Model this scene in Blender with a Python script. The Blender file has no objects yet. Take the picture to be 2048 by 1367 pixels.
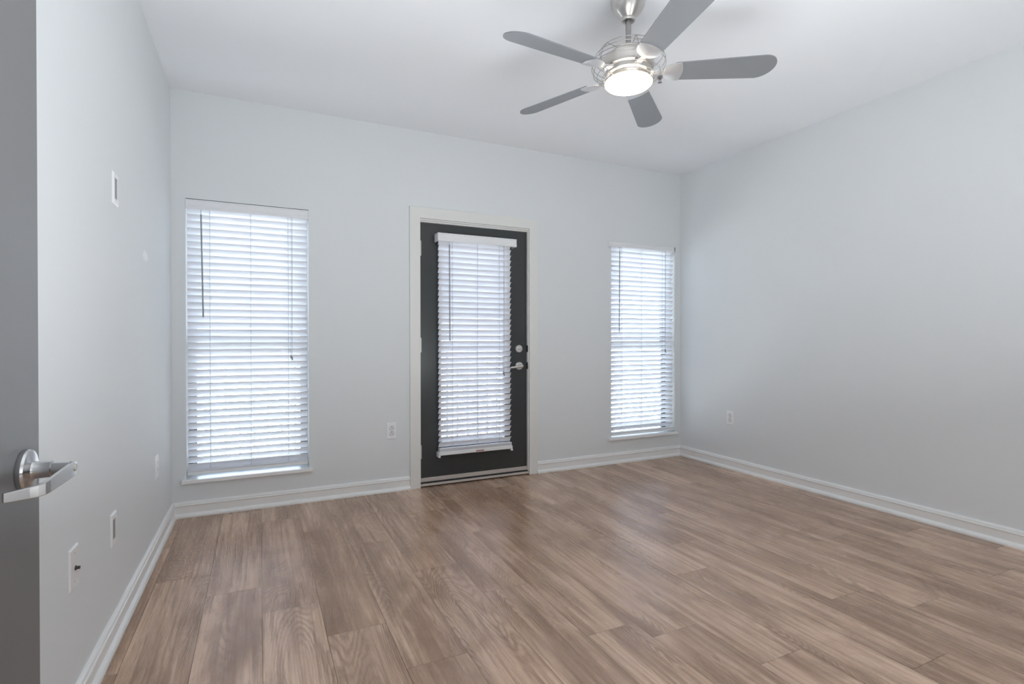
import bpy, math, random
from mathutils import Vector, Matrix
PI = math.pi
scene = bpy.context.scene
COL = scene.collection

# ------------------------------------------------------------ camera
CAM = Vector((0.5043, -3.9461, 1.1336))
YAW, PITCH, ROLL, FOC = 0.4460, -0.0050, -0.0014, 1055.54
F = Vector((math.sin(YAW)*math.cos(PITCH), math.cos(YAW)*math.cos(PITCH), math.sin(PITCH)))
R0 = Vector((math.cos(YAW), -math.sin(YAW), 0)); U0 = R0.cross(F)
Rv = math.cos(ROLL)*R0 + math.sin(ROLL)*U0
Uv = -math.sin(ROLL)*R0 + math.cos(ROLL)*U0
cam_data = bpy.data.cameras.new('camera'); cam = bpy.data.objects.new('camera', cam_data)
COL.objects.link(cam)
cam.matrix_world = Matrix(((Rv.x, Uv.x, -F.x, CAM.x), (Rv.y, Uv.y, -F.y, CAM.y), (Rv.z, Uv.z, -F.z, CAM.z), (0, 0, 0, 1)))
cam_data.sensor_width = 36.0; cam_data.lens = FOC*36.0/2048.0; cam_data.clip_start = 0.02
scene.camera = cam

# ------------------------------------------------------------ room numbers (metres)
W, H, YF = 4.213, 2.724, -4.95           # right wall, ceiling, front wall (behind the camera)
WT = 0.18
W1 = (0.078, 0.815, 0.237, 2.0405)        # window 1 opening  x0 x1 z0 z1
W2 = (3.392, 4.143, 0.236, 2.020)        # window 2 opening
DR = (1.609, 2.545, 0.0, 2.060)          # balcony door opening
D2 = (-4.46, -3.56)                      # doorway in the left wall (y range)
FILL_OPENING = (0.55, 3.95, 2.35)                # unseen opening cut behind the camera for the fill lamp

# ------------------------------------------------------------ world, sun, added fill lamps
world = bpy.data.worlds.new('world'); scene.world = world; world.use_nodes = True
nt = world.node_tree; nt.nodes.clear()
wo = nt.nodes.new('ShaderNodeOutputWorld'); bg = nt.nodes.new('ShaderNodeBackground')
tc = nt.nodes.new('ShaderNodeTexCoord'); sp = nt.nodes.new('ShaderNodeSeparateXYZ')
cr = nt.nodes.new('ShaderNodeValToRGB')
nt.links.new(tc.outputs['Generated'], sp.inputs[0]); nt.links.new(sp.outputs['Z'], cr.inputs[0])
cr.color_ramp.elements[0].position = 0.0; cr.color_ramp.elements[0].color = (0.95, 0.97, 1.0, 1)
cr.color_ramp.elements[1].position = 0.6; cr.color_ramp.elements[1].color = (0.62, 0.78, 1.0, 1)
nt.links.new(cr.outputs[0], bg.inputs[0]); nt.links.new(bg.outputs[0], wo.inputs[0])
bg.inputs[1].default_value = 5.2

def lamp(name, kind, loc, direction, energy, color, **kw):
    d = bpy.data.lights.new(name, kind); o = bpy.data.objects.new(name, d); COL.objects.link(o)
    o.location = loc; o.rotation_euler = Vector(direction).to_track_quat('-Z', 'Y').to_euler()
    d.energy = energy; d.color = color
    for k, v in kw.items(): setattr(d, k, v)
    return o
lamp('sun', 'SUN', (2, 6, 8), (-0.18, -0.55, -0.82), 60.0, (1.0, 0.97, 0.92), angle=0.02)
# added fill lamp set in the unseen opening behind the camera
lamp('rear_fill', 'AREA', (1.85, YF+0.02, 1.20), (0, 1, -0.10), 8.0, (0.93, 0.97, 1.0), shape='RECTANGLE', size=2.5, size_y=2.2)
lamp('doorway_fill', 'AREA', (-0.05, -4.01, 1.05), (1, 0, 0.1), 2.5, (0.97, 0.98, 1.0), shape='RECTANGLE', size=0.85, size_y=1.9)  # added fill lamp standing in the left doorway
# added disk lamp aimed upwards, brightens the ceiling and the room
lamp('upward_fill', 'AREA', (1.60, -3.2, 0.9), (0, 0.25, 1), 18.0, (0.91, 0.96, 1.0), shape='DISK', size=2.0)

scene.view_settings.view_transform = 'Standard'; scene.view_settings.look = 'None'
scene.view_settings.gamma = 1.0; scene.view_settings.exposure = 1.34
scene.view_settings.use_curve_mapping = False
scene.cycles.use_denoising = True
scene.cycles.max_bounces = 14; scene.cycles.diffuse_bounces = 8; scene.cycles.glossy_bounces = 5
scene.cycles.transparent_max_bounces = 12
scene.cycles.caustics_reflective = False; scene.cycles.caustics_refractive = False
scene.cycles.sample_clamp_indirect = 6.0

# ------------------------------------------------------------ helpers: materials
def nodes_of(name):
    m = bpy.data.materials.new(name); m.use_nodes = True
    return m, m.node_tree, m.node_tree.nodes['Principled BSDF']
def N(t, kind, **kw):
    n = t.nodes.new(kind)
    for k, v in kw.items(): setattr(n, k, v)
    return n
def math_(t, op, a, b=None, clamp=False):
    n = N(t, 'ShaderNodeMath', operation=op); n.use_clamp = clamp
    for i, v in enumerate((a, b)):
        if v is None: continue
        if isinstance(v, (int, float)): n.inputs[i].default_value = v
        else: t.links.new(v, n.inputs[i])
    return n.outputs[0]
def mixc(t, fac, a, b, mode='MIX'):
    n = N(t, 'ShaderNodeMix', data_type='RGBA', blend_type=mode)
    for i, v in ((0, fac), (6, a), (7, b)):
        if isinstance(v, (int, float)): n.inputs[i].default_value = v
        elif isinstance(v, tuple): n.inputs[i].default_value = (*v, 1)
        else: t.links.new(v, n.inputs[i])
    return n.outputs[2]
def simple(name, color, rough=0.5, metal=0.0, var=0.04, vscale=6.0, bump=0.0, bscale=300.0, spec=0.5, stretch=None):
    m, t, b = nodes_of(name)
    co = N(t, 'ShaderNodeTexCoord').outputs['Object']
    if stretch:
        mp = N(t, 'ShaderNodeMapping'); mp.inputs['Scale'].default_value = stretch
        t.links.new(co, mp.inputs[0]); co = mp.outputs[0]
    nz = N(t, 'ShaderNodeTexNoise'); nz.inputs['Scale'].default_value = vscale; t.links.new(co, nz.inputs[0])
    dark = tuple(c*(1-var) for c in color); light = tuple(min(1, c*(1+var)) for c in color)
    t.links.new(mixc(t, nz.outputs[0], dark, light), b.inputs['Base Color'])
    b.inputs['Roughness'].default_value = rough; b.inputs['Metallic'].default_value = metal
    b.inputs['Specular IOR Level'].default_value = spec
    if bump:
        nb = N(t, 'ShaderNodeTexNoise'); nb.inputs['Scale'].default_value = bscale; t.links.new(co, nb.inputs[0])
        bp = N(t, 'ShaderNodeBump'); bp.inputs['Strength'].default_value = bump; bp.inputs['Distance'].default_value = 0.002
        t.links.new(nb.outputs[0], bp.inputs['Height']); t.links.new(bp.outputs[0], b.inputs['Normal'])
    return m
M = {}
M['wall'] = simple('wall_paint', (0.738, 0.764, 0.776), 0.62, var=0.012, vscale=1.3, bump=0.10, bscale=220, spec=0.3)
M['ceiling'] = simple('ceiling_paint', (0.86, 0.882, 0.905), 0.8, var=0.01, vscale=1.0, bump=0.08, bscale=200, spec=0.2)
M['trim'] = simple('white_trim_paint', (0.765, 0.765, 0.745), 0.35, var=0.01)
M['base'] = simple('baseboard_paint', (0.83, 0.835, 0.83), 0.33, var=0.01)
M['sill'] = simple('sill_paint', (0.86, 0.86, 0.87), 0.35, var=0.01)
M['slat'] = simple('white_blind_vinyl', (0.86, 0.87, 0.90), 0.42, var=0.008)
def thin_vinyl(m, amount):
    t = m.node_tree; b = t.nodes['Principled BSDF']; o = [n for n in t.nodes if n.type == 'OUTPUT_MATERIAL'][0]
    tl = N(t, 'ShaderNodeBsdfTranslucent'); tl.inputs[0].default_value = (0.86, 0.90, 0.97, 1)
    mx = N(t, 'ShaderNodeMixShader'); mx.inputs[0].default_value = amount
    t.links.new(b.outputs[0], mx.inputs[1]); t.links.new(tl.outputs[0], mx.inputs[2]); t.links.new(mx.outputs[0], o.inputs[0])
thin_vinyl(M['slat'], 0.13)
M['valance'] = simple('valance_vinyl', (0.80, 0.81, 0.825), 0.4, var=0.008)
M['cord'] = simple('blind_cord', (0.48, 0.50, 0.53), 0.8)
M['wand'] = simple('grey_plastic_wand', (0.30, 0.31, 0.32), 0.25)
M['tassel'] = simple('dull_tassel', (0.22, 0.23, 0.24), 0.4)
M['leaf_dark'] = simple('charcoal_door_paint', (0.040, 0.044, 0.045), 0.24, var=0.12, vscale=3, bump=0.05, bscale=60)
M['leaf_grey'] = simple('grey_door_paint', (0.170, 0.170, 0.175), 0.42, var=0.05, vscale=4, bump=0.05, bscale=160)
M['frame'] = simple('window_frame_vinyl', (0.13, 0.135, 0.14), 0.5)
M['nickel'] = simple('brushed_nickel', (0.62, 0.59, 0.56), 0.28, metal=1.0, var=0.06, vscale=40, stretch=(1, 1, 12))
M['nickel2'] = simple('satin_nickel', (0.60, 0.60, 0.60), 0.22, metal=1.0, var=0.05, vscale=60, stretch=(1, 8, 1))
M['satin'] = simple('satin_hardware', (0.66, 0.64, 0.61), 0.38, metal=0.75, var=0.05, vscale=60)
M['wire'] = simple('cage_wire', (0.36, 0.34, 0.32), 0.38, metal=0.8)
M['rod'] = simple('downrod_metal', (0.36, 0.345, 0.34), 0.4, metal=0.5)
M['blade'] = simple('silver_blade', (0.25, 0.262, 0.275), 0.42, metal=0.35, var=0.05, vscale=5)
M['bracket'] = simple('blade_bracket_metal', (0.60, 0.60, 0.61), 0.40, metal=0.7, var=0.03)
M['plate'] = simple('white_plate_plastic', (0.84, 0.845, 0.86), 0.3, var=0.01)
M['insert'] = simple('grey_plate_insert', (0.28, 0.285, 0.29), 0.4, var=0.03)
M['dark'] = simple('black_slot', (0.012, 0.012, 0.013), 0.5)
M['strike'] = simple('dark_strike_metal', (0.03, 0.03, 0.03), 0.4, metal=0.5)
M['sweep'] = simple('door_sweep', (0.55, 0.49, 0.45), 0.45, var=0.06, vscale=20)
M['label_red'] = simple('red_brown_sticker', (0.32, 0.09, 0.06), 0.5, var=0.3, vscale=120)
M['gold'] = simple('brass_connector', (0.10, 0.095, 0.085), 0.35, metal=0.9)
M['chrome'] = simple('sprinkler_chrome', (0.42, 0.38, 0.40), 0.25, metal=0.9)
M['concrete'] = simple('balcony_concrete', (0.52, 0.51, 0.49), 0.9, var=0.08, vscale=8, bump=0.2, bscale=90)
M['rail'] = simple('dark_railing_paint', (0.03, 0.032, 0.035), 0.4)
M['ground'] = simple('pale_paving_outside', (0.50, 0.49, 0.47), 0.95, var=0.1, vscale=0.4)

def glass_mat(name='window_glass', tint=(0.82, 0.85, 0.86, 1)):
    m = bpy.data.materials.new(name); m.use_nodes = True
    t = m.node_tree; t.nodes.clear()
    o = N(t, 'ShaderNodeOutputMaterial'); tr = N(t, 'ShaderNodeBsdfTransparent'); gl = N(t, 'ShaderNodeBsdfGlossy')
    tr.inputs[0].default_value = tint; gl.inputs['Roughness'].default_value = 0.02
    fr = N(t, 'ShaderNodeFresnel'); fr.inputs[0].default_value = 1.45
    mx = N(t, 'ShaderNodeMixShader')
    t.links.new(fr.outputs[0], mx.inputs[0]); t.links.new(tr.outputs[0], mx.inputs[1]); t.links.new(gl.outputs[0], mx.inputs[2])
    t.links.new(mx.outputs[0], o.inputs[0])
    return m
M['glass'] = glass_mat()
M['door_glass'] = glass_mat('door_glass_shade_tint', (0.60, 0.62, 0.65, 1))  # darker tint stands in for the balcony's shade on the door
def glow_mat():
    m, t, b = nodes_of('lit_frosted_glass')
    b.inputs['Base Color'].default_value = (0.95, 0.92, 0.86, 1); b.inputs['Roughness'].default_value = 0.4
    b.inputs['Emission Color'].default_value = (1.0, 0.86, 0.66, 1); b.inputs['Emission Strength'].default_value = 2.4
    return m
M['glow'] = glow_mat()

def floor_mat():
    m, t, b = nodes_of('taupe_oak_vinyl_planks')
    co = N(t, 'ShaderNodeTexCoord').outputs['Object']
    at = N(t, 'ShaderNodeAttribute', attribute_name='plank')
    sep = N(t, 'ShaderNodeSeparateColor'); t.links.new(at.outputs['Color'], sep.inputs[0])
    off = N(t, 'ShaderNodeVectorMath', operation='MULTIPLY_ADD')
    t.links.new(at.outputs['Color'], off.inputs[0]); off.inputs[1].default_value = (37.0, 53.0, 19.0)
    t.links.new(co, off.inputs[2])
    P = off.outputs[0]
    def mapped(s, rot=None):
        mp = N(t, 'ShaderNodeMapping'); mp.inputs['Scale'].default_value = s; t.links.new(P, mp.inputs[0]); return mp.outputs[0]
    def noise(s, scale=1.0, detail=2.0, rough=0.5, dist=0.0):
        n = N(t, 'ShaderNodeTexNoise'); n.inputs['Scale'].default_value = scale; n.inputs['Detail'].default_value = detail
        n.inputs['Roughness'].default_value = rough; n.inputs['Distortion'].default_value = dist
        t.links.new(mapped(s), n.inputs[0]); return n.outputs[0]
    broad = noise((7.0, 0.9, 1), 1.0, 3.0, 0.55, 0.4)        # wide streaks along the board
    cloud = noise((5.0, 2.4, 1), 1.0, 4.0, 0.6, 0.8)         # blotches
    fine = noise((190.0, 5.0, 1), 1.0, 3.0, 0.65)            # pores
    mid = noise((55.0, 1.6, 1), 1.0, 3.0, 0.6, 0.3)          # streaks
    hgt = noise((4.2, 0.62, 1), 1.0, 1.2, 0.5, 0.15)         # field whose contours are the cathedral grain
    wob = noise((60.0, 22.0, 1), 1.0, 2.0, 0.6)
    ph = math_(t, 'ADD', math_(t, 'MULTIPLY', hgt, 230.0), math_(t, 'MULTIPLY', wob, 3.0))
    ring = math_(t, 'POWER', math_(t, 'ABSOLUTE', math_(t, 'SINE', ph)), 3.0)
    mask = N(t, 'ShaderNodeMapRange'); mask.inputs['From Min'].default_value = 0.46; mask.inputs['From Max'].default_value = 0.60
    t.links.new(noise((7.0, 1.1, 1), 1.0, 1.0), mask.inputs['Value'])
    ring = math_(t, 'MULTIPLY', ring, mask.outputs[0])
    # knots
    vo = N(t, 'ShaderNodeTexVoronoi'); vo.inputs['Scale'].default_value = 1.0; t.links.new(mapped((5.0, 1.5, 1)), vo.inputs[0])
    kn = N(t, 'ShaderNodeMapRange'); kn.inputs['From Min'].default_value = 0.085; kn.inputs['From Max'].default_value = 0.02
    t.links.new(math_(t, 'ADD', vo.outputs['Distance'], math_(t, 'MULTIPLY', wob, 0.05)), kn.inputs['Value'])
    base = mixc(t, sep.outputs[0], (0.468, 0.302, 0.202), (0.697, 0.485, 0.347))
    base = mixc(t, sep.outputs[1], base, mixc(t, 0.5, base, (0.649, 0.456, 0.340)))
    def rng(v, a, b_, lo, hi):
        r = N(t, 'ShaderNodeMapRange'); r.inputs['From Min'].default_value = a; r.inputs['From Max'].default_value = b_
        r.inputs['To Min'].default_value = lo; r.inputs['To Max'].default_value = hi; t.links.new(v, r.inputs['Value']); return r.outputs[0]
    c = mixc(t, rng(broad, 0.44, 0.62, 0.0, 0.80), base, (0.292, 0.175, 0.111))
    c = mixc(t, rng(cloud, 0.52, 0.70, 0.0, 0.55), c, (0.280, 0.170, 0.109))
    c = mixc(t, rng(cloud, 0.46, 0.28, 0.0, 0.50), c, (0.798, 0.567, 0.414))
    c = mixc(t, rng(mid, 0.48, 0.66, 0.0, 0.60), c, (0.256, 0.152, 0.097))
    c = mixc(t, rng(mid, 0.45, 0.28, 0.0, 0.35), c, (0.861, 0.616, 0.458))
    c = mixc(t, rng(fine, 0.52, 0.70, 0.0, 0.65), c, (0.238, 0.137, 0.089))
    c = mixc(t, math_(t, 'MULTIPLY', ring, 0.50), c, (0.207, 0.118, 0.076))
    c = mixc(t, math_(t, 'MULTIPLY', kn.outputs[0], 0.75, True), c, (0.131, 0.072, 0.045))
    t.links.new(c, b.inputs['Base Color'])
    t.links.new(rng(fine, 0.3, 0.7, 0.17, 0.32), b.inputs['Roughness'])
    b.inputs['Specular IOR Level'].default_value = 0.72
    bp = N(t, 'ShaderNodeBump'); bp.inputs['Strength'].default_value = 0.25; bp.inputs['Distance'].default_value = 0.0012
    h = math_(t, 'SUBTRACT', math_(t, 'MULTIPLY', fine, -0.6), math_(t, 'MULTIPLY', ring, 0.7))
    t.links.new(h, bp.inputs['Height']); t.links.new(bp.outputs[0], b.inputs['Normal'])
    return m
M['floor'] = floor_mat()
def left_wall_mat():
    # same paint, with the small paler touch-up patch the photo shows
    m = M['wall'].copy(); m.name = 'wall_paint_with_patch'; t = m.node_tree; b = t.nodes['Principled BSDF']
    old = b.inputs['Base Color'].links[0].from_socket
    co = N(t, 'ShaderNodeTexCoord').outputs['Object']
    s = N(t, 'ShaderNodeSeparateXYZ'); t.links.new(co, s.inputs[0])
    nz = N(t, 'ShaderNodeTexNoise'); nz.inputs['Scale'].default_value = 28; t.links.new(co, nz.inputs[0])
    dy = math_(t, 'DIVIDE', math_(t, 'ADD', s.outputs['Y'], 0.835), 0.075)
    dz = math_(t, 'DIVIDE', math_(t, 'SUBTRACT', s.outputs['Z'], 1.544), 0.030)
    d = math_(t, 'ADD', math_(t, 'MULTIPLY', dy, dy), math_(t, 'MULTIPLY', dz, dz))
    d = math_(t, 'ADD', d, math_(t, 'MULTIPLY', nz.outputs[0], 1.6))
    f = math_(t, 'MULTIPLY', math_(t, 'SUBTRACT', 1.75, d), 1.6, True)
    t.links.new(mixc(t, f, old, (0.86, 0.86, 0.88)), b.inputs['Base Color'])
    return m
M['wall_left'] = left_wall_mat()

# ------------------------------------------------------------ helpers: meshes
class MB:
    def __init__(s): s.v = []; s.f = []; s.m = []
    def add(s, vs, fs):
        o = len(s.v); s.v += [Vector(p) for p in vs]; s.f += [[i+o for i in f] for f in fs]; return s
    def box(s, x0, x1, y0, y1, z0, z1):
        if x0 > x1: x0, x1 = x1, x0
        if y0 > y1: y0, y1 = y1, y0
        if z0 > z1: z0, z1 = z1, z0
        return s.add([(x0,y0,z0),(x1,y0,z0),(x1,y1,z0),(x0,y1,z0),(x0,y0,z1),(x1,y0,z1),(x1,y1,z1),(x0,y1,z1)],
                     [(0,3,2,1),(4,5,6,7),(0,1,5,4),(1,2,6,5),(2,3,7,6),(3,0,4,7)])
    def prism(s, prof, path_a, path_b, fn):
        """prof: closed list of 2-D points; fn(end, p)->3-D point"""
        n = len(prof); vs = [fn(path_a, p) for p in prof] + [fn(path_b, p) for p in prof]
        fs = [(i, (i+1) % n, (i+1) % n+n, i+n) for i in range(n)]
        fs += [tuple(range(n))[::-1], tuple(range(n, 2*n))]
        return s.add(vs, fs)
    def tube(s, pts, r, n=8, closed=False, caps=True):
        pts = [Vector(p) for p in pts]; k = len(pts); rr = r if isinstance(r, (list, tuple)) else [r]*k
        vs = []; up = None
        for i in range(k):
            a = pts[(i-1) % k] if (closed or i > 0) else pts[i]; b = pts[(i+1) % k] if (closed or i < k-1) else pts[i]
            d = (b-a).normalized()
            if up is None: up = d.orthogonal().normalized()
            up = (up-d*up.dot(d)).normalized(); q = d.cross(up)
            for j in range(n):
                an = 2*PI*j/n; vs.append(pts[i]+rr[i]*(math.cos(an)*up+math.sin(an)*q))
        fs = []
        for i in range(k if closed else k-1):
            i2 = (i+1) % k
            for j in range(n):
                j2 = (j+1) % n; fs.append((i*n+j, i*n+j2, i2*n+j2, i2*n+j))
        if not closed and caps: fs += [tuple(range(n))[::-1], tuple(range((k-1)*n, k*n))]
        return s.add(vs, fs)
    def lathe(s, prof, c, axis=(0, 0, 1), n=48):
        ax = Vector(axis).normalized(); u = ax.orthogonal().normalized(); w = ax.cross(u); c = Vector(c)
        vs = []; fs = []; k = len(prof)
        for r, h in prof:
            for j in range(n):
                an = 2*PI*j/n; vs.append(c+ax*h+max(r, 1e-5)*(math.cos(an)*u+math.sin(an)*w))
        for i in range(k-1):
            for j in range(n):
                j2 = (j+1) % n; fs.append((i*n+j, i*n+j2, (i+1)*n+j2, (i+1)*n+j))
        return s.add(vs, fs)
    def build(s, name, mat, parent=None, smooth=False, bevel=0.0, seg=2, props=None, angle=0.6):
        me = bpy.data.meshes.new(name)
        o_ = parent_origin(parent)
        me.from_pydata([tuple(p-o_) for p in s.v], [], s.f); me.update()
        import bmesh
        bm = bmesh.new(); bm.from_mesh(me); bmesh.ops.recalc_face_normals(bm, faces=bm.faces); bm.to_mesh(me); bm.free()
        me.materials.append(mat)
        ob = bpy.data.objects.new(name, me); COL.objects.link(ob)
        if parent: ob.parent = parent
        if bevel:
            md = ob.modifiers.new('bevel', 'BEVEL'); md.width = bevel; md.segments = seg; md.limit_method = 'ANGLE'; md.angle_limit = 0.5
        if smooth:
            for p in me.polygons: p.use_smooth = True
            try: me.set_sharp_from_angle(angle=angle)
            except Exception: pass
        for k, v in (props or {}).items(): ob[k] = v
        return ob
def parent_origin(p):
    o = Vector((0, 0, 0))
    while p: o += Vector(p.location); p = p.parent
    return o
def thing(name, label, cat, loc, group=None):
    o = bpy.data.objects.new(name, None); COL.objects.link(o); o.location = loc; o.empty_display_size = 0.05
    o['label'] = label; o['category'] = cat
    if group: o['group'] = group
    return o
def structure(name, loc=None):
    o = bpy.data.objects.new(name, None); COL.objects.link(o); o.location = loc or (0, 0, 0); o['kind'] = 'structure'
    return o
ST = {'kind': 'structure'}

# ------------------------------------------------------------ floor (planks laid towards the balcony wall)
def build_floor():
    pw, L, gap, x_s = 0.2233, 1.205, 0.0013, 0.0637
    joints = {-1: -0.55, 0: -1.02, 1: -1.27, 2: -1.53, 3: -0.62, 4: -0.95, 5: -1.415, 6: -0.56, 7: -1.05, 8: -1.165, 9: -1.46,
              10: -0.80, 11: -0.50, 12: -1.275, 13: -1.465, 14: -0.665, 15: -0.815, 16: -1.462, 17: -0.95, 18: -1.30, 19: -0.4}
    rnd = random.Random(11); vs = []; fs = []; cols = []
    x_lo, x_hi, y_lo, y_hi = -0.02, W+0.02, YF-0.02, WT*0.6
    tone = {0: (0.55, .5), 1: (0.8, .9), 2: (0.75, .8), 3: (0.5, .1), 4: (0.3, .2)}
    for k in range(-1, 20):
        xa, xb = x_s+pw*k, x_s+pw*(k+1)
        xa, xb = max(xa, x_lo), min(xb, x_hi)
        if xb <= xa: continue
        y = joints[k]
        while y < y_hi: y += L
        while y > y_lo:
            ya, yb = max(y-L, y_lo), min(y, y_hi)
            if yb > ya:
                o = len(vs); g = gap/2
                vs += [(xa+g, ya+g, 0), (xb-g, ya+g, 0), (xb-g, yb-g, 0), (xa+g, yb-g, 0)]
                fs.append((o, o+1, o+2, o+3)); cols.append((rnd.random(), rnd.random(), rnd.random(), 1))
            y -= L
    o = len(vs)  # underlay seen in the hairline joints
    vs += [(x_lo, y_lo, -0.0012), (x_hi, y_lo, -0.0012), (x_hi, y_hi, -0.0012), (x_lo, y_hi, -0.0012)]
    fs.append((o, o+1, o+2, o+3)); cols.append((0, 0, 0, 1))
    me = bpy.data.meshes.new('floor'); me.from_pydata(vs, [], fs); me.update()
    a = me.attributes.new('plank', 'FLOAT_COLOR', 'CORNER')
    for p in me.polygons:
        for li in p.loop_indices: a.data[li].color = cols[p.index]
    me.materials.append(M['floor']); me.materials.append(simple('joint_underlay', (0.10, 0.07, 0.055), 0.9))
    me.polygons[len(me.polygons)-1].material_index = 1
    ob = bpy.data.objects.new('floor', me); COL.objects.link(ob); ob['kind'] = 'structure'
build_floor()

# ------------------------------------------------------------ walls and ceiling
def wall_grid(name, mat, us, zs, holes, fn, t0, t1):
    """wall in a (u, z) plane with rectangular holes and lined reveals; fn(u, t, z) -> point"""
    us = sorted(set(us+[h[0] for h in holes]+[h[1] for h in holes])); zs = sorted(set(zs+[h[2] for h in holes]+[h[3] for h in holes]))
    b = MB()
    def hole(u, z): return any(h[0] < u < h[1] and h[2] < z < h[3] for h in holes)
    for i in range(len(us)-1):
        for j in range(len(zs)-1):
            if hole((us[i]+us[i+1])/2, (zs[j]+zs[j+1])/2): continue
            for t in (t0, t1):
                b.add([fn(us[i], t, zs[j]), fn(us[i+1], t, zs[j]), fn(us[i+1], t, zs[j+1]), fn(us[i], t, zs[j+1])], [(0, 1, 2, 3)])
    for (a, c, z0, z1) in [(us[0], us[-1], zs[0], zs[-1])]+list(holes):
        for (p, q) in (((a, z0), (a, z1)), ((c, z0), (c, z1)), ((a, z0), (c, z0)), ((a, z1), (c, z1))):
            b.add([fn(p[0], t0, p[1]), fn(q[0], t0, q[1]), fn(q[0], t1, q[1]), fn(p[0], t1, p[1])], [(0, 1, 2, 3)])
    import bmesh
    ob = b.build(name, mat, props=ST)
    bm = bmesh.new(); bm.from_mesh(ob.data); bmesh.ops.remove_doubles(bm, verts=bm.verts, dist=1e-5)
    bmesh.ops.recalc_face_normals(bm, faces=bm.faces); bm.to_mesh(ob.data); bm.free()
    return ob
wall_grid('wall_back', M['wall'], [-WT, W+WT], [-0.02, H+0.1], [W1, W2, (DR[0], DR[1], -0.001, DR[3])], lambda u, t, z: (u, t, z), 0.0, WT)
wall_grid('wall_left', M['wall_left'], [YF, 0.0], [-0.02, H+0.1], [(D2[0], D2[1], -0.001, 2.06)], lambda u, t, z: (t, u, z), 0.0, -WT)
wall_grid('wall_right', M['wall'], [YF, 0.0], [-0.02, H+0.1], [], lambda u, t, z: (t, u, z), W, W+WT)
wall_grid('wall_front', M['wall'], [-WT, W+WT], [-0.02, H+0.1], [(FILL_OPENING[0], FILL_OPENING[1], -0.001, FILL_OPENING[2])], lambda u, t, z: (u, t, z), YF, YF-WT)
MB().box(0, W, YF, 0, H, H+0.1).build('ceiling', M['ceiling'], props=ST)
def shell(name, x0, x1, y0, y1, z0, z1, skip):
    P8 = [(x0,y0,z0),(x1,y0,z0),(x1,y1,z0),(x0,y1,z0),(x0,y0,z1),(x1,y0,z1),(x1,y1,z1),(x0,y1,z1)]
    fs = {'z0': (0,3,2,1), 'z1': (4,5,6,7), 'y0': (0,1,5,4), 'x1': (1,2,6,5), 'y1': (2,3,7,6), 'x0': (3,0,4,7)}
    MB().add(P8, [f for k, f in fs.items() if k != skip]).build(name, M['wall'], props=ST)
shell('light_block_rear', -WT, W+WT, YF-3.0, YF-WT, -0.02, H+0.1, 'y1')  # unseen box added to keep outdoor light out of the rear opening
shell('light_block_doorway', -1.8, -WT, YF, -3.2, -0.02, H+0.1, 'x1')  # unseen box added to stop outdoor light at the left doorway

# baseboard with top bead and shoe moulding, mitred at the corners
BP = [(0, 0), (0.028, 0), (0.028, 0.010), (0.024, 0.019), (0.016, 0.026), (0.013, 0.027), (0.013, 0.069), (0.0155, 0.071), (0.0185, 0.075),
      (0.0175, 0.080), (0.0140, 0.083), (0.0145, 0.087), (0.0120, 0.093), (0.006, 0.098), (0, 0.099)]
def baseboard(name, axis, a, b_, plane, sign, mitre_a, mitre_b):
    """axis 'x' or 'y': the direction it runs; plane: wall position; sign: direction into the room"""
    def pt(end, p):
        d, z = p
        u = (a+d*mitre_a) if end == 0 else (b_-d*mitre_b)
        return (u, plane+sign*d, z) if axis == 'x' else (plane+sign*d, u, z)
    return MB().prism(BP, 0, 1, pt).build(name, M['base'], props=ST)
baseboard('baseboard_back', 'x', 0, 1.5285, 0, -1, 1, 0)
baseboard('baseboard_back', 'x', 2.6235, W, 0, -1, 0, 1)
baseboard('baseboard_left', 'y', D2[1]+0.085, 0, 0, 1, 0, 1)
baseboard('baseboard_right', 'y', YF, 0, W, -1, 1, 1)

# ------------------------------------------------------------ windows 1 and 2
def window(n, op, sill_x, sill_z):
    x0, x1, z0, z1 = op
    r = structure('window_%d' % n, ((x0+x1)/2, 0.13, z0))
    fw = 0.029; ya, yb = 0.125, 0.175
    b = MB()
    b.box(x0, x0+fw, ya, yb, z0, z1); b.box(x1-fw, x1, ya, yb, z0, z1)
    b.box(x0+fw, x1-fw, ya, yb, z0, z0+0.010); b.box(x0+fw, x1-fw, ya, yb, z1-fw, z1)
    b.build('window_frame', M['frame'], r, bevel=0.003)
    zm = 1.10
    for nm, (za, zb, y0, y1) in (('lower_sash', (z0+0.010, zm+0.016, 0.130, 0.150)), ('upper_sash', (zm-0.016, z1-fw, 0.151, 0.171))):
        s = MB(); sw = 0.020
        s.box(x0+fw, x0+fw+sw, y0, y1, za, zb); s.box(x1-fw-sw, x1-fw, y0, y1, za, zb)
        s.box(x0+fw+sw, x1-fw-sw, y0, y1, za, za+(0.016 if nm == 'lower_sash' else 0.030)); s.box(x0+fw+sw, x1-fw-sw, y0, y1, zb-sw-0.010, zb)
        so = s.build(nm, M['frame'], r, bevel=0.002)
        ym = (y0+y1)/2
        MB().box(x0+fw+sw-0.004, x1-fw-sw+0.004, ym-0.002, ym+0.002, za+0.014, zb-sw).build('pane', M['glass'], so)
    # stool (sill board)
    b = MB(); b.box(sill_x[0], sill_x[1], -0.030, 0.0, sill_z-0.0235, sill_z); b.box(x0+0.001, x1-0.001, -0.002, ya, z0-0.012, sill_z)
    b.build('window_sill', M['sill'], r, bevel=0.003)
    return r
window(1, W1, (0.052, 0.836), 0.2385)
window(2, W2, (3.351, 4.160), 0.2375)

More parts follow.
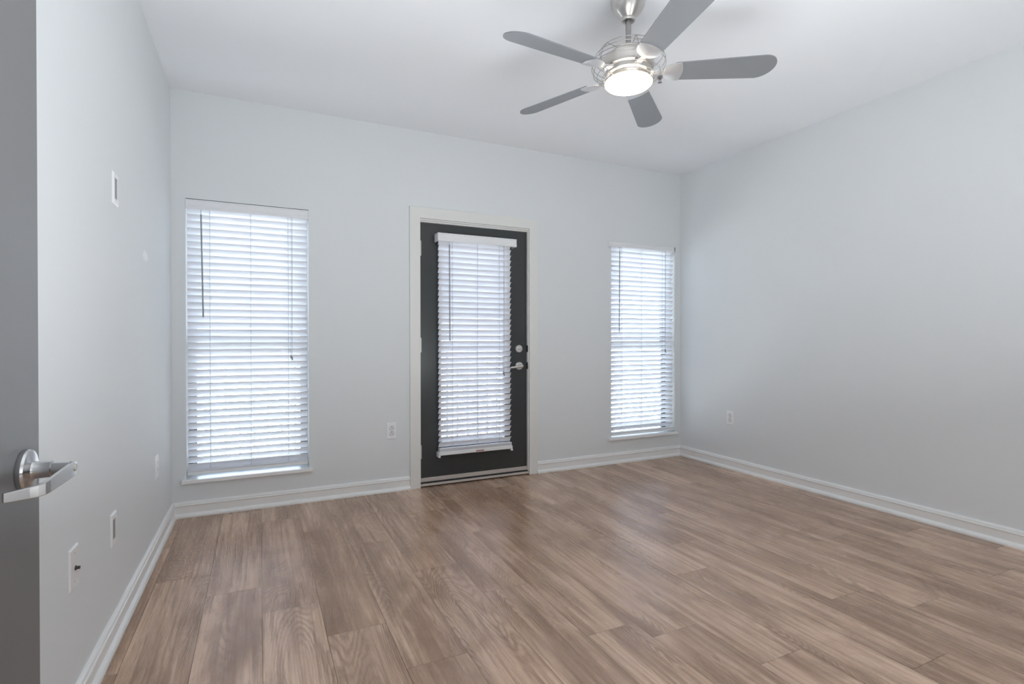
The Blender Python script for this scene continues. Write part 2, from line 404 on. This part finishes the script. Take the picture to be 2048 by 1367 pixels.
# ------------------------------------------------------------ blinds
def bezier_cord(p0, p1, sag=0): return [Vector(p0).lerp(Vector(p1), i/6) for i in range(7)]
def blind(label, loc, x0, x1, yc, z_top, z_bot_rail, tilt, ladders, wand, cord, valance, rail_h=0.020, sag=None, gather=2, w=0.050, pitch=0.0436):
    r = thing('window_blind', label, 'blind', loc, 'white slatted blinds')
    # slats: curved strips, room-side edge raised
    b = MB(); n = int((z_top-z_bot_rail-0.012)/pitch); rnd = random.Random(int(x0*100))
    th = math.radians(tilt)
    for i in range(n+1):
        zc = z_top-0.018-i*pitch
        if zc < z_bot_rail+rail_h+0.014: break
        tt = th+math.radians(rnd.uniform(-1.2, 1.2)); dz = rnd.uniform(-0.0007, 0.0007); roll = rnd.uniform(-0.0009, 0.0009)
        top = []; bot = []
        for q in range(7):
            s = (q/6-0.5)*w                                     # + = towards room
            c = 0.0028*(1-(2*q/6-1)**2)                         # crown
            ny, nz = math.sin(tt), math.cos(tt)
            for lst, off in ((top, 0.0013), (bot, -0.0013)):
                # crown on the outer/upper face
                lst.append((yc-s*math.cos(tt)+(c+off)*ny, zc+dz+s*math.sin(tt)+(c+off)*nz))
        prof = top+bot[::-1]; m = len(prof)
        vs = [(x0, y, z+roll) for y, z in prof]+[(x1, y, z-roll) for y, z in prof]
        fs = [(k, (k+1) % m, (k+1) % m+m, k+m) for k in range(m)]
        for base in (0, m):
            for k in range(6): fs.append((base+k, base+k+1, base+m-2-k, base+m-1-k))
        b.add(vs, fs)
    last_z = zc
    b.build('slats', M['slat'], r, smooth=True, angle=0.9)
    # slats gathered on the bottom rail, then the rail
    b = MB()
    for k in range(gather):
        z = z_bot_rail+rail_h+0.003+k*0.0045
        prof = []
        for q in range(7): prof.append((yc-0.025+q/6*w, z+0.003*(1-(2*q/6-1)**2)))
        for q in range(6, -1, -1): prof.append((yc-0.025+q/6*w, z-0.0025+0.003*(1-(2*q/6-1)**2)))
        b.prism(prof, x0, x1, lambda e, p: (e, p[0], p[1]))
    b.build('gathered_slats', M['slat'], r, smooth=True, angle=0.6)
    MB().box(x0, x1, yc-0.026, yc+0.026, z_bot_rail, z_bot_rail+rail_h).build('bottom_rail', M['valance'], r, bevel=0.004)
    # head rail behind the valance
    MB().box(x0+0.004, x1-0.004, yc-0.020, yc+0.028, z_top-0.004, z_top+0.042).build('headrail', M['valance'], r, bevel=0.002)
    # ladder cords
    for lx in ladders:
        c = MB()
        for yy in (yc-0.5*w*math.cos(th)-0.002, yc+0.5*w*math.cos(th)+0.002):
            c.tube([(lx, yy, z_top), (lx, yy, z_bot_rail+0.004)], 0.0010, 6)
        for i in range(n+1):
            zc = z_top-0.018-i*pitch
            if zc < z_bot_rail+rail_h+0.014: break
            c.tube([(lx, yc-0.5*w*math.cos(th)-0.002, zc+0.5*w*math.sin(th)-0.004), (lx, yc+0.5*w*math.cos(th)+0.002, zc-0.5*w*math.sin(th)-0.004)], 0.0006, 5)
        c.build('ladder_cord', M['cord'], r)
    # valance
    vx0, vx1, vy0, vy1, vz0, vz1 = valance
    v = MB()
    prof = [(vy0+0.004, vz0), (vy0, vz0+0.004), (vy0, vz0+0.018), (vy0+0.003, vz0+0.022), (vy0+0.003, vz1-0.012), (vy0, vz1-0.008), (vy0, vz1-0.002), (vy0+0.003, vz1), (vy0+0.009, vz1), (vy0+0.009, vz0)]
    v.prism(prof, vx0, vx1, lambda e, p: (e, p[0], p[1]))
    v.box(vx0, vx0+0.008, vy0+0.006, vy1, vz0, vz1); v.box(vx1-0.008, vx1, vy0+0.006, vy1, vz0, vz1)
    v.build('valance', M['valance'], r, bevel=0.001)
    # tilt wand
    (wx, wy, wz0), (ux, uz) = wand
    wd = MB(); wd.tube([(wx, wy, wz0-0.03), (ux, wy, uz)], 0.0048, 6); wd.build('tilt_wand', M['wand'], r)
    hk = MB(); hk.tube([(wx, wy+0.014, wz0+0.004), (wx, wy+0.004, wz0-0.002), (wx, wy, wz0-0.014), (wx, wy, wz0-0.032)], 0.0022, 6)
    hk.build('wand_hook', M['cord'], r)
    # lift cord with tassels
    cx, cy, cz0, cz1 = cord
    c = MB()
    c.tube([(cx, cy, cz0), (cx+0.001, cy, (cz0+cz1)/2), (cx-0.003, cy-0.001, cz1+0.03)], 0.0013, 6)
    c.tube([(cx+0.006, cy, cz0), (cx+0.005, cy, (cz0+cz1)/2), (cx+0.004, cy-0.001, cz1+0.02)], 0.0013, 6)
    co = c.build('lift_cord', M['cord'], r)
    for dx, dz in ((-0.003, 0.012), (0.004, 0.0)):
        MB().lathe([(0.0, 0.030), (0.0022, 0.029), (0.0035, 0.018), (0.0052, 0.004), (0.0050, 0.0), (0.0, 0.0)], (cx+dx, cy-0.001, cz1+dz), n=12).build('tassel', M['tassel'], co, smooth=True)
    return r
blind('tall white slatted blind closed over the wide window beside the left wall', (0.45, 0.02, 0.27), 0.084, 0.808, 0.034, 1.985, 0.262, 57, (0.212, 0.452, 0.684),
      ((0.166, -0.012, 1.97), (0.176, 1.279)), (0.703, -0.012, 1.975, 0.992), (0.0792, 0.8138, -0.007, 0.012, 1.974, 2.0345))
b2 = blind('white slatted blind over the window beside the far right corner', (3.77, 0.02, 0.25), 3.399, 4.135, 0.030, 1.985, 0.250, 48, (3.519, 3.753, 4.001),
      ((3.479, -0.012, 1.97), (3.473, 1.192)), (4.014, -0.012, 1.975, 1.005), (3.352, 4.118, -0.024, 0.010, 1.974, 2.022))
# loose valance clip left showing at its right end
MB().box(4.121, 4.1405, -0.012, -0.010, 1.978, 1.980).box(4.121, 4.123, -0.012, -0.002, 1.978, 2.018).box(4.1385, 4.1405, -0.012, -0.002, 1.978, 2.018).box(4.119, 4.1425, -0.012, -0.002, 2.016, 2.020).build('valance_clip', M['wand'], b2)
b3 = blind('white slatted blind hung on the dark glazed balcony door', (2.06, -0.02, 0.23), 1.752, 2.366, -0.022, 1.905, 0.238, 54, (1.861, 2.072, 2.262),
      ((1.829, -0.060, 1.895), (1.831, 1.123)), (2.288, -0.060, 1.89, 0.838), (1.733, 2.401, -0.072, 0.019, 1.886, 1.950), rail_h=0.030, gather=5)
for sx in (1.745, 2.362):
    MB().box(sx, sx+0.014, -0.040, 0.019, 0.222, 0.262).box(sx-0.001, sx+0.015, -0.044, -0.038, 0.222, 0.236).build('hold_down_bracket', M['plate'], b3, bevel=0.001)
MB().box(2.052, 2.118, -0.0490, -0.0478, 0.245, 0.2545).build('sticker', M['label_red'], b3, props={'label': 'small red and brown sticker on the bottom rail'})
MB().box(2.058, 2.112, -0.0494, -0.0489, 0.2490, 0.2500).build('sticker_print', M['plate'], b3)

# ------------------------------------------------------------ balcony door
def balcony_door():
    r = structure('door_1', (2.077, 0.04, 0.0))
    lx0, lx1, z0, z1, y0, y1 = 1.618, 2.536, 0.066, 2.032, 0.020, 0.065
    gx0, gx1, gz0, gz1 = 1.785, 2.330, 0.300, 1.860
    b = MB()
    b.box(lx0, gx0, y0, y1, z0, z1); b.box(gx1, lx1, y0, y1, z0, z1)
    b.box(gx0, gx1, y0, y1, z0, gz0); b.box(gx0, gx1, y0, y1, gz1, z1)
    leaf = b.build('door_leaf', M['leaf_dark'], r)
    g = MB(); e = 0.02
    g.box(gx0-e, gx0, y0-0.004, y0-0.0002, gz0-e, gz1+e); g.box(gx1, gx1+e, y0-0.004, y0-0.0002, gz0-e, gz1+e)
    g.box(gx0, gx1, y0-0.004, y0-0.0002, gz0-e, gz0); g.box(gx0, gx1, y0-0.004, y0-0.0002, gz1, gz1+e)
    g.build('glazing_bead', M['leaf_dark'], r, bevel=0.001)
    MB().box(gx0-0.001, gx1+0.001, 0.040, 0.045, gz0-0.001, gz1+0.001).build('door_glass', M['door_glass'], r)
    # jambs with stops
    b = MB()
    b.box(DR[0], DR[0]+0.006, -0.001, WT, 0.066, DR[3]); b.box(DR[1]-0.007, DR[1], -0.001, WT, 0.03, DR[3])
    b.box(DR[0]+0.006, DR[1]-0.007, -0.001, WT, DR[3]-0.012, DR[3])
    b.box(DR[0]+0.006, DR[0]+0.02, 0.068, WT, 0.066, DR[3]-0.012); b.box(DR[1]-0.022, DR[1]-0.007, 0.068, WT, 0.066, DR[3]-0.012)
    b.box(DR[0]+0.02, DR[1]-0.022, 0.068, WT, DR[3]-0.035, DR[3]-0.012)
    b.box(DR[0]+0.006, DR[1]-0.007, 0.010, 0.019, DR[3]-0.024, DR[3]-0.0125)
    b.build('door_jamb', M['trim'], r)
    # threshold
    MB().box(DR[0]+0.001, DR[1]-0.001, 0.014, WT, 0.034, 0.0655).build('threshold_cap', M['sweep'], r, bevel=0.002)
    MB().box(DR[0]+0.001, DR[1]-0.001, 0.002, WT, 0.0, 0.0335).build('threshold_base', M['strike'], r)
    MB().box(DR[0]+0.001, DR[1]-0.001, -0.016, 0.0015, 0.009, 0.026).build('threshold_nosing', M['sweep'], r, bevel=0.003)
    for za, zb in ((1.778, 1.892), (1.035, 1.147), (0.215, 0.320)):
        h = MB(); h.tube([(1.6165, 0.0135, za), (1.6165, 0.0135, zb)], 0.0055, 10)
        h.box(1.6185, 1.626, 0.0155, 0.0198, za, zb)
        h.build('hinge', M['satin'], r, smooth=True)
    for zc in (1.055, 0.912):
        MB().box(DR[1]-0.0085, DR[1]-0.006, -0.0015, 0.045, zc-0.028, zc+0.028).build('strike_plate', M['strike'], r)
    # deadbolt
    d = MB(); d.lathe([(0.0, 0.0), (0.032, 0.0), (0.032, 0.008), (0.028, 0.014), (0.0, 0.016)], (2.462, y0-0.0002, 1.055), (0, -1, 0), 32)
    db = d.build('deadbolt', M['satin'], r, smooth=True)
    t = MB(); t.box(2.445, 2.479, y0-0.032, y0-0.015, 1.051, 1.059); t.build('thumb_turn', M['satin'], db, bevel=0.003)
    # lever
    d = MB(); d.lathe([(0.0, 0.0), (0.034, 0.0), (0.034, 0.006), (0.029, 0.013), (0.014, 0.015), (0.012, 0.045), (0.0, 0.046)], (2.465, y0-0.0002, 0.912), (0, -1, 0), 32)
    lv = d.build('door_handle', M['satin'], r, smooth=True)
    t = MB(); t.tube([(2.476, y0-0.045, 0.912), (2.465, y0-0.047, 0.912), (2.43, y0-0.047, 0.907), (2.395, y0-0.045, 0.903), (2.372, y0-0.040, 0.901)], [0.012, 0.0125, 0.0095, 0.009, 0.0085], 12)
    t.build('lever', M['satin'], lv, smooth=True)
    # casing
    c = MB(); cy = -0.018
    c.box(1.530, DR[0], cy, 0, 0, DR[3]+0.082); c.box(DR[1], 2.622, cy, 0, 0, DR[3]+0.082); c.box(DR[0], DR[1], cy, 0, DR[3], DR[3]+0.082)
    c.build('trim_1', M['trim'], None, props=ST)
balcony_door()

# ------------------------------------------------------------ grey room door standing open against the left wall
def open_door():
    r = structure('door_2', (0.10, -3.10, 0.0))
    # leaf face passes through (0.131, -2.748) and leans 0.02 off the wall direction
    def fx(y): return 0.131+0.02*(y+2.748)
    ya, yb = -3.540, -2.678; z0, z1 = 0.010, 2.045; th = 0.044
    b = MB()
    pa = [(fx(ya)-th, ya), (fx(ya), ya), (fx(yb), yb), (fx(yb)-th, yb)]
    b.add([(x, y, z0) for x, y in pa]+[(x, y, z1) for x, y in pa], [(0, 3, 2, 1), (4, 5, 6, 7), (0, 1, 5, 4), (1, 2, 6, 5), (2, 3, 7, 6), (3, 0, 4, 7)])
    b.build('door_leaf', M['leaf_grey'], r, bevel=0.0015)
    for zc in (0.25, 1.05, 1.85):
        MB().tube([(fx(ya)-th+0.004, ya-0.006, zc-0.05), (fx(ya)-th+0.004, ya-0.006, zc+0.05)], 0.006, 10).box(0.001, fx(ya)-th+0.004, ya-0.008, ya-0.004, zc-0.05, zc+0.05).build('hinge', M['nickel2'], r)
    c = Vector((0.131, -2.748, 0.905)); ax = (1, -0.02, 0)
    d = MB(); d.lathe([(0.0, 0.0), (0.0365, 0.0), (0.0372, 0.002), (0.0372, 0.0075), (0.0350, 0.0110), (0.0300, 0.0125), (0.020, 0.0135), (0.0165, 0.0145), (0.0150, 0.018),
                         (0.0148, 0.040), (0.0118, 0.041), (0.0116, 0.066), (0.0, 0.066)], c, ax, 56)
    hd = d.build('door_handle', M['nickel2'], r, smooth=True, angle=0.5)
    # return lever: flat bar, parallel to the leaf, end turned towards the leaf
    path = [(0.1985, -2.731, 0.0), (0.1990, -2.736, 0.0105), (0.1995, -2.745, 0.0128), (0.2, -2.765, 0.0126), (0.2, -2.82, 0.0115), (0.2, -2.872, 0.0103), (0.1985, -2.888, 0.0098), (0.1940, -2.900, 0.0093), (0.187, -2.908, 0.0088), (0.163, -2.926, 0.0072)]
    v = MB(); k = len(path); vs = []
    for i, (x, y, hh) in enumerate(path):
        a = Vector(path[max(i-1, 0)][:2]); bq = Vector(path[min(i+1, k-1)][:2]); dd = (bq-a).normalized(); nn = Vector((-dd.y, dd.x))*0.0036
        if i == 0: hh = 0.006
        zc = 0.9015
        vs += [(x+nn.x, y+nn.y, zc-hh), (x+nn.x, y+nn.y, zc+hh), (x-nn.x, y-nn.y, zc+hh), (x-nn.x, y-nn.y, zc-hh)]
    fs = [(0, 1, 2, 3)]
    for i in range(k-1):
        for j in range(4): fs.append((i*4+j, i*4+(j+1) % 4, (i+1)*4+(j+1) % 4, (i+1)*4+j))
    fs.append(tuple(range((k-1)*4, k*4)))
    v.add(vs, fs); v.build('lever', M['nickel2'], hd, bevel=0.0012)
    MB().lathe([(0.0, 0.0008), (0.0050, 0.0008), (0.0060, 0.0014), (0.0068, 0.0010), (0.0068, -0.0010), (0.0, -0.001)], (0.2037, -2.746, 0.9035), (1, 0, 0), 24).build('lock_button', M['satin'], hd, smooth=True)
    # doorway lining and casing in the left wall
    c = MB(); a, b2_ = D2
    c.box(0, 0.016, a-0.08, a, 0, 2.14); c.box(0, 0.016, b2_, b2_+0.08, 0, 2.14); c.box(0, 0.016, a, b2_, 2.06, 2.14)
    c.build('trim_2', M['trim'], None, props=ST)
open_door()

# ------------------------------------------------------------ wall plates
def frame3(o, u, n):
    """local frame: u along the wall, n into the room"""
    o, u, n = Vector(o), Vector(u), Vector(n)
    return lambda a, b, d: o+u*a+Vector((0, 0, 1))*b+n*d
def lbox(b, P, a0, a1, b0, b1, d0, d1):
    vs = [P(a, bb, d) for d in (d0, d1) for bb in (b0, b1) for a in (a0, a1)]
    return b.add(vs, [(0, 1, 3, 2), (4, 6, 7, 5), (0, 4, 5, 1), (2, 3, 7, 6), (0, 2, 6, 4), (1, 5, 7, 3)])
def plate_body(b, P, w, h, d, hole=None):
    """bevelled cover plate; hole=(w, h) leaves a window"""
    o = [(-w/2, -h/2), (w/2, -h/2), (w/2, h/2), (-w/2, h/2)]; e = 0.004
    i = [(-w/2+e, -h/2+e), (w/2-e, -h/2+e), (w/2-e, h/2-e), (-w/2+e, h/2-e)]
    vs = [P(a, z, 0.0003) for a, z in o]+[P(a, z, d*0.45) for a, z in o]+[P(a, z, d) for a, z in i]
    fs = [(0, 3, 2, 1)]+[(k, (k+1) % 4, (k+1) % 4+4, k+4) for k in range(4)]+[(k+4, (k+1) % 4+4, (k+1) % 4+8, k+8) for k in range(4)]
    if hole:
        q = [(-hole[0]/2, -hole[1]/2), (hole[0]/2, -hole[1]/2), (hole[0]/2, hole[1]/2), (-hole[0]/2, hole[1]/2)]
        vs += [P(a, z, d) for a, z in q]+[P(a, z, 0.001) for a, z in q]
        fs += [(k+8, (k+1) % 4+8, (k+1) % 4+12, k+12) for k in range(4)]+[(k+12, (k+1) % 4+12, (k+1) % 4+16, k+16) for k in range(4)]
    else: fs.append((8, 9, 10, 11))
    return b.add(vs, fs)
def disc(b, P, a, z, r, d0, d1, n=24, flat=0.0):
    vs = []
    for d in (d0, d1):
        for k in range(n):
            an = 2*PI*k/n; zz = r*math.sin(an); zz = max(-r+flat, min(r-flat, zz)); vs.append(P(a+r*math.cos(an), z+zz, d))
    return b.add(vs, [(k, (k+1) % n, (k+1) % n+n, k+n) for k in range(n)]+[tuple(range(n))[::-1], tuple(range(n, 2*n))])
def outlet(label, o, u, n):
    r = thing('wall_outlet', label, 'outlet', o, 'white duplex outlets'); P = frame3(o, u, n)
    b = MB(); plate_body(b, P, 0.076, 0.120, 0.0065); b.build('cover_plate', M['plate'], r)
    for z in (0.0205, -0.0205):
        g = MB(); disc(g, P, 0, z, 0.0190, 0.0060, 0.0068, flat=0.0025)
        g.build('receptacle_gap', M['insert'], r)
        q = MB(); disc(q, P, 0, z, 0.0170, 0.0062, 0.0082, flat=0.0025)
        rc = q.build('receptacle', M['plate'], r)
        s = MB(); lbox(s, P, -0.0088, -0.0052, z-0.0088, z+0.0018, 0.0080, 0.0086); lbox(s, P, 0.0052, 0.0088, z-0.0080, z+0.0018, 0.0080, 0.0086)
        disc(s, P, 0, z+0.0085, 0.0036, 0.0080, 0.0086, 12)
        s.build('socket_slots', M['dark'], rc)
    s = MB(); disc(s, P, 0, 0, 0.0033, 0.0062, 0.0078, 12); s.build('screw', M['satin'], r)
outlet('white duplex outlet on the back wall between the wide window and the dark door', (1.392, 0, 0.452), (1, 0, 0), (0, -1, 0))
outlet('white duplex outlet low on the right wall near the far corner', (W, -0.612, 0.445), (0, 1, 0), (-1, 0, 0))
LU, LN = (0, 1, 0), (1, 0, 0)
def decora(name, label, cat, o, w=0.078, h=0.122, ins='insert', hole=(0.036, 0.070), depth=0.009):
    r = thing(name, label, cat, o, 'white plates on the left wall'); P = frame3(o, LU, LN)
    b = MB(); plate_body(b, P, w, h, depth, hole); b.build('cover_plate', M['plate'], r)
    i = MB(); lbox(i, P, -hole[0]/2+0.0005, hole[0]/2-0.0005, -hole[1]/2+0.0005, hole[1]/2-0.0005, 0.0012, 0.004); ic = i.build('insert', M[ins], r)
    return r, P, ic
decora('wall_plate', 'white wall plate with a grey recess set high on the left wall', 'wall plate', (0, -1.445, 1.715), hole=(0.048, 0.080), depth=0.007)
decora('wall_plate', 'white wall plate with a grey insert set low on the left wall, between two others', 'wall plate', (0, -1.500, 0.4205), hole=(0.046, 0.076), depth=0.007)
r, P, ic = decora('wall_outlet', 'white outlet low on the left wall, closest to the corner window', 'outlet', (0, -0.567, 0.452), ins='plate', hole=(0.036, 0.070), depth=0.007)
for z in (0.018, -0.018):
    q = MB(); disc(q, P, 0, z, 0.0155, 0.0038, 0.0078, flat=0.002); q.build('receptacle', M['plate'], r)
    s = MB(); lbox(s, P, -0.0082, -0.0052, z-0.0065, z+0.0025, 0.0076, 0.0083); lbox(s, P, 0.0052, 0.0082, z-0.0065, z+0.0025, 0.0076, 0.0083); disc(s, P, 0, z+0.0085, 0.003, 0.0076, 0.0083, 12)
    s.build('socket_slots', M['insert'], r)
o = (0, -1.9745, 0.459)
r = thing('cable_plate', 'white wall plate with one dark coaxial connector, nearest plate to the grey door', 'wall plate', o, 'white plates on the left wall'); P = frame3(o, LU, LN)
b = MB(); plate_body(b, P, 0.080, 0.122, 0.0065); b.build('cover_plate', M['plate'], r)
b = MB(); b.tube([P(0.006, -0.004, 0.006), P(0.006, -0.004, 0.009)], 0.0075, 6); b.tube([P(0.006, -0.004, 0.009), P(0.006, -0.004, 0.018)], 0.0045, 12); b.build('coaxial_connector', M['gold'], r)
for zz in (0.042, -0.042):
    b = MB(); disc(b, P, 0, zz, 0.003, 0.0062, 0.0074, 12); b.build('screw', M['satin'], r)

# ------------------------------------------------------------ ceiling fan
FX, FY, FZ = 2.0605, -1.954, 2.368
PH = 3.2198
def fan():
    r = thing('ceiling_fan', 'brushed nickel five blade ceiling fan with wire cage and lit round lamp', 'ceiling fan', (FX, FY, H))
    c = (FX, FY, 0)
    b = MB(); b.lathe([(0.0, H-0.0005), (0.070, H-0.0005), (0.0765, H-0.004), (0.0785, H-0.018), (0.076, H-0.036), (0.068, H-0.056), (0.054, H-0.076), (0.038, H-0.092), (0.031, H-0.101),
                       (0.0295, H-0.106), (0.024, H-0.1065), (0.021, H-0.100), (0.014, H-0.098)], c, n=56)
    cn = b.build('canopy', M['nickel'], r, smooth=True, angle=0.5)
    b = MB(); b.lathe([(0.0305, H-0.098), (0.0325, H-0.101), (0.0325, H-0.107), (0.030, H-0.110), (0.024, H-0.1105), (0.0225, H-0.107)], c, n=40); b.build('canopy_ring', M['satin'], cn, smooth=True)
    b = MB(); b.tube([(FX, FY, H-0.090), (FX, FY, 2.480)], 0.0128, 20); b.build('downrod', M['rod'], r, smooth=True)
    b = MB(); b.lathe([(0.0, 2.496), (0.022, 2.495), (0.024, 2.484), (0.050, 2.480), (0.074, 2.476), (0.078, 2.470), (0.078, 2.462), (0.090, 2.460), (0.096, 2.455), (0.098, 2.447), (0.108, 2.445), (0.115, 2.440),
                       (0.117, 2.430), (0.117, 2.398), (0.114, 2.388), (0.104, 2.383), (0.102, 2.376), (0.100, 2.366), (0.090, 2.360), (0.084, 2.348), (0.084, 2.338), (0.0, 2.337)], c, n=64)
    b.build('motor_housing', M['nickel'], r, smooth=True, angle=0.45)
    # lamp: shallow frosted bowl
    b = MB(); b.lathe([(0.0, 2.3375), (0.092, 2.3372), (0.104, 2.334), (0.1095, 2.328), (0.1090, 2.322), (0.101, 2.314), (0.086, 2.3075), (0.062, 2.302), (0.034, 2.299), (0.0, 2.298)], c, n=64)
    b.build('lamp_bowl', M['glow'], r, smooth=True, angle=1.2)
    # wire cage: rings and meridians (wire stays outside the blade arms' level)
    prof = [(0.112, 2.343), (0.121, 2.352), (0.145, 2.362), (0.160, 2.374), (0.168, 2.388), (0.169, 2.401), (0.167, 2.421), (0.157, 2.445), (0.132, 2.476)]
    b = MB()
    for rr, z in ((0.112, 2.343), (0.121, 2.352), (0.145, 2.362), (0.169, 2.401), (0.167, 2.421), (0.157, 2.445), (0.132, 2.476)):
        b.tube([(FX+rr*math.cos(2*PI*k/72), FY+rr*math.sin(2*PI*k/72), z) for k in range(72)], 0.0013, 6, closed=True)
    for k in range(6):
        a0 = math.radians(-113+60*k)
        b.tube([(FX+q*math.cos(a0), FY+q*math.sin(a0), z) for q, z in prof], 0.0014, 6)
        b.tube([(FX+0.132*math.cos(a0), FY+0.132*math.sin(a0), 2.476), (FX+0.076*math.cos(a0), FY+0.076*math.sin(a0), 2.474)], 0.0014, 6)
        b.tube([(FX+0.112*math.cos(a0), FY+0.112*math.sin(a0), 2.343), (FX+0.083*math.cos(a0), FY+0.083*math.sin(a0), 2.345)], 0.0014, 6)
    b.build('wire_cage', M['wire'], r, smooth=True)
    # blades
    pit = math.radians(14)
    for k in range(5):
        a = PH-k*2*PI/5
        er = Vector((math.cos(a), math.sin(a), 0)); et = Vector((math.sin(a), -math.cos(a), 0))      # et: clockwise side
        ew = et*math.cos(pit)+Vector((0, 0, 1))*math.sin(pit); en = er.cross(ew)
        if en.z < 0: en = -en
        o = Vector((FX, FY, FZ+0.004))
        def L(rad, w, n): return o+er*rad+ew*w+en*n
        # outline
        pts = []; r0, r1 = 0.205, 0.655
        pts += [(r0, -0.050), (0.215, -0.0535)]
        for q in range(1, 7): pts.append((0.215+(0.585-0.215)*q/6, -0.0535-0.0155*q/6))
        for q in range(1, 16):
            an = -PI/2+PI*q/16; pts.append((0.585+0.070*math.cos(an)+0.010*math.sin(an), 0.069*math.sin(an)+0.0))
        for q in range(7): pts.append((0.595-(0.595-0.215)*q/6, 0.069-0.0155*q/6))
        pts.append((r0, 0.050))
        n = len(pts)
        def camber(w): return 0.0045*(1-(w/0.07)**2)
        b = MB(); vs = [L(p, w, 0.0026) for p, w in pts]+[L(p, w, -0.0026) for p, w in pts]
        b.add(vs, [tuple(range(n)), tuple(range(n, 2*n))[::-1]]+[(i, (i+1) % n, (i+1) % n+n, i+n) for i in range(n)])
        bl = b.build('blade', M['blade'], r)
        # bracket: arm from the motor, then a scalloped shield cupping the blade root from below
        b = MB()
        m0 = o+er*0.098-Vector((0, 0, 0.004)); sh = []
        for t_, hw, th_, z_, tw in ((0.098, 0.017, 0.006, 0.004, 0.0), (0.120, 0.014, 0.005, 0.001, 0.1), (0.142, 0.011, 0.0045, -0.003, 0.5), (0.160, 0.011, 0.0045, -0.007, 1.0), (0.176, 0.014, 0.004, -0.009, 1.0)):
            ewk = (et*math.cos(pit*tw)+Vector((0, 0, 1))*math.sin(pit*tw)); up = er.cross(ewk); up = up if up.z > 0 else -up
            cc = Vector((FX, FY, FZ+0.006))+er*t_+up*z_
            sh.append([cc-ewk*hw-up*th_, cc+ewk*hw-up*th_, cc+ewk*hw+up*th_, cc-ewk*hw+up*th_])
        vs = [p for q in sh for p in q]; fs = [(0, 1, 2, 3), tuple(range(16, 20))]
        for i in range(4):
            for j in range(4): fs.append((i*4+j, i*4+(j+1) % 4, (i+1)*4+(j+1) % 4, (i+1)*4+j))
        b.add(vs, fs)
        # shield: grid (u along radius, v across)
        NU, NV = 12, 16; grid = []
        for i in range(NU+1):
            u = i/NU; rad = 0.154+0.080*u
            hw = 0.0545*math.sqrt(max(0.0, 1-(1-min(1, u*1.25))**2)) if u < 0.8 else 0.0545+0.001*(u-0.8)
            hw = max(hw, 0.004)
            row = []
            for j in range(NV+1):
                v = -1+2*j/NV
                rr_ = rad+(0.012*(1-v*v) if u > 0.5 else 0)*(u-0.5)*2
                dep = -0.0055-0.0085*(1-abs(v)**1.3)*math.sin(PI*min(1, 0.15+u*0.85))**0.7
                row.append((rr_, hw*v, dep))
            grid.append(row)
        vs = [L(*p) for row in grid for p in row]+[L(p[0], p[1], p[2]+0.0030) for row in grid for p in row]
        nn = (NU+1)*(NV+1); fs = []
        for i in range(NU):
            for j in range(NV):
                q = i*(NV+1)+j; fs.append((q, q+1, q+NV+2, q+NV+1)); fs.append((q+nn, q+NV+1+nn, q+NV+2+nn, q+1+nn))
        for i in range(NU):
            for j in (0, NV):
                q = i*(NV+1)+j; fs.append((q, q+NV+1, q+NV+1+nn, q+nn))
        for j in range(NV):
            for i in (0, NU):
                q = i*(NV+1)+j; fs.append((q, q+1, q+1+nn, q+nn))
        b.add(vs, fs)
        b.build('blade_bracket', M['bracket'], bl, smooth=True, angle=0.7)
    return r
fan()

# ------------------------------------------------------------ sprinkler
r = thing('fire_sprinkler', 'small pendent fire sprinkler with white collar on the ceiling beside the fan', 'sprinkler', (2.688, -1.453, H))
c = (2.688, -1.453, 0)
b = MB(); b.lathe([(0.014, H-0.0005), (0.036, H-0.0005), (0.036, H-0.003), (0.030, H-0.007), (0.016, H-0.0085), (0.014, H-0.006)], c, n=32); b.build('collar', M['valance'], r, smooth=True)
b = MB(); b.tube([(c[0], c[1], H-0.001), (c[0], c[1], H-0.012)], 0.010, 8); b.lathe([(0.010, H-0.010), (0.017, H-0.013), (0.017, H-0.018), (0.008, H-0.022), (0.005, H-0.026)], c, n=20)
for s_ in (-1, 1): b.tube([(c[0]+s_*0.009, c[1], H-0.016), (c[0]+s_*0.010, c[1], H-0.030), (c[0]+s_*0.005, c[1], H-0.040), (c[0], c[1], H-0.043)], 0.0018, 8)
b.tube([(c[0], c[1], H-0.024), (c[0], c[1], H-0.042)], 0.0018, 8)
b.build('sprinkler_head', M['chrome'], r, smooth=True)
b = MB()
b.lathe([(0.0, H-0.0425), (0.007, H-0.043), (0.007, H-0.0445), (0.0, H-0.045)], c, n=20)
for k in range(10):
    a = 2*PI*k/10; b.tube([(c[0]+0.006*math.cos(a), c[1]+0.006*math.sin(a), H-0.044), (c[0]+0.0135*math.cos(a), c[1]+0.0135*math.sin(a), H-0.0445)], 0.0014, 6)
b.build('deflector', M['chrome'], r)

# ------------------------------------------------------------ balcony outside
MB().box(-1.2, W+1.2, WT+0.002, 1.45, -0.22, -0.03).build('balcony_floor', M['concrete'], props=ST)
r = thing('balcony_railing', 'dark metal balcony railing glimpsed through the door blind', 'railing', (2.1, 1.38, -0.03))
b = MB(); b.box(-1.2, W+1.2, 1.355, 1.405, 1.03, 1.07); b.build('top_rail', M['rail'], r)
b = MB(); b.box(-1.2, W+1.2, 1.365, 1.395, 0.05, 0.08); b.box(-0.2, -0.16, 1.36, 1.40, -0.03, 0.05); b.box(2.1, 2.14, 1.36, 1.40, -0.03, 0.05); b.box(4.4, 4.44, 1.36, 1.40, -0.03, 0.05); b.build('bottom_rail', M['rail'], r)
for k in range(42):
    x = 2.290+0.1145*(k-24)
    MB().box(x-0.008, x+0.008, 1.372, 1.388, 0.075, 1.035).build('baluster', M['rail'], r)
MB().box(-30, 34, 1.5, 60, -3.2, -3.0).build('ground', M['ground'], props=ST)
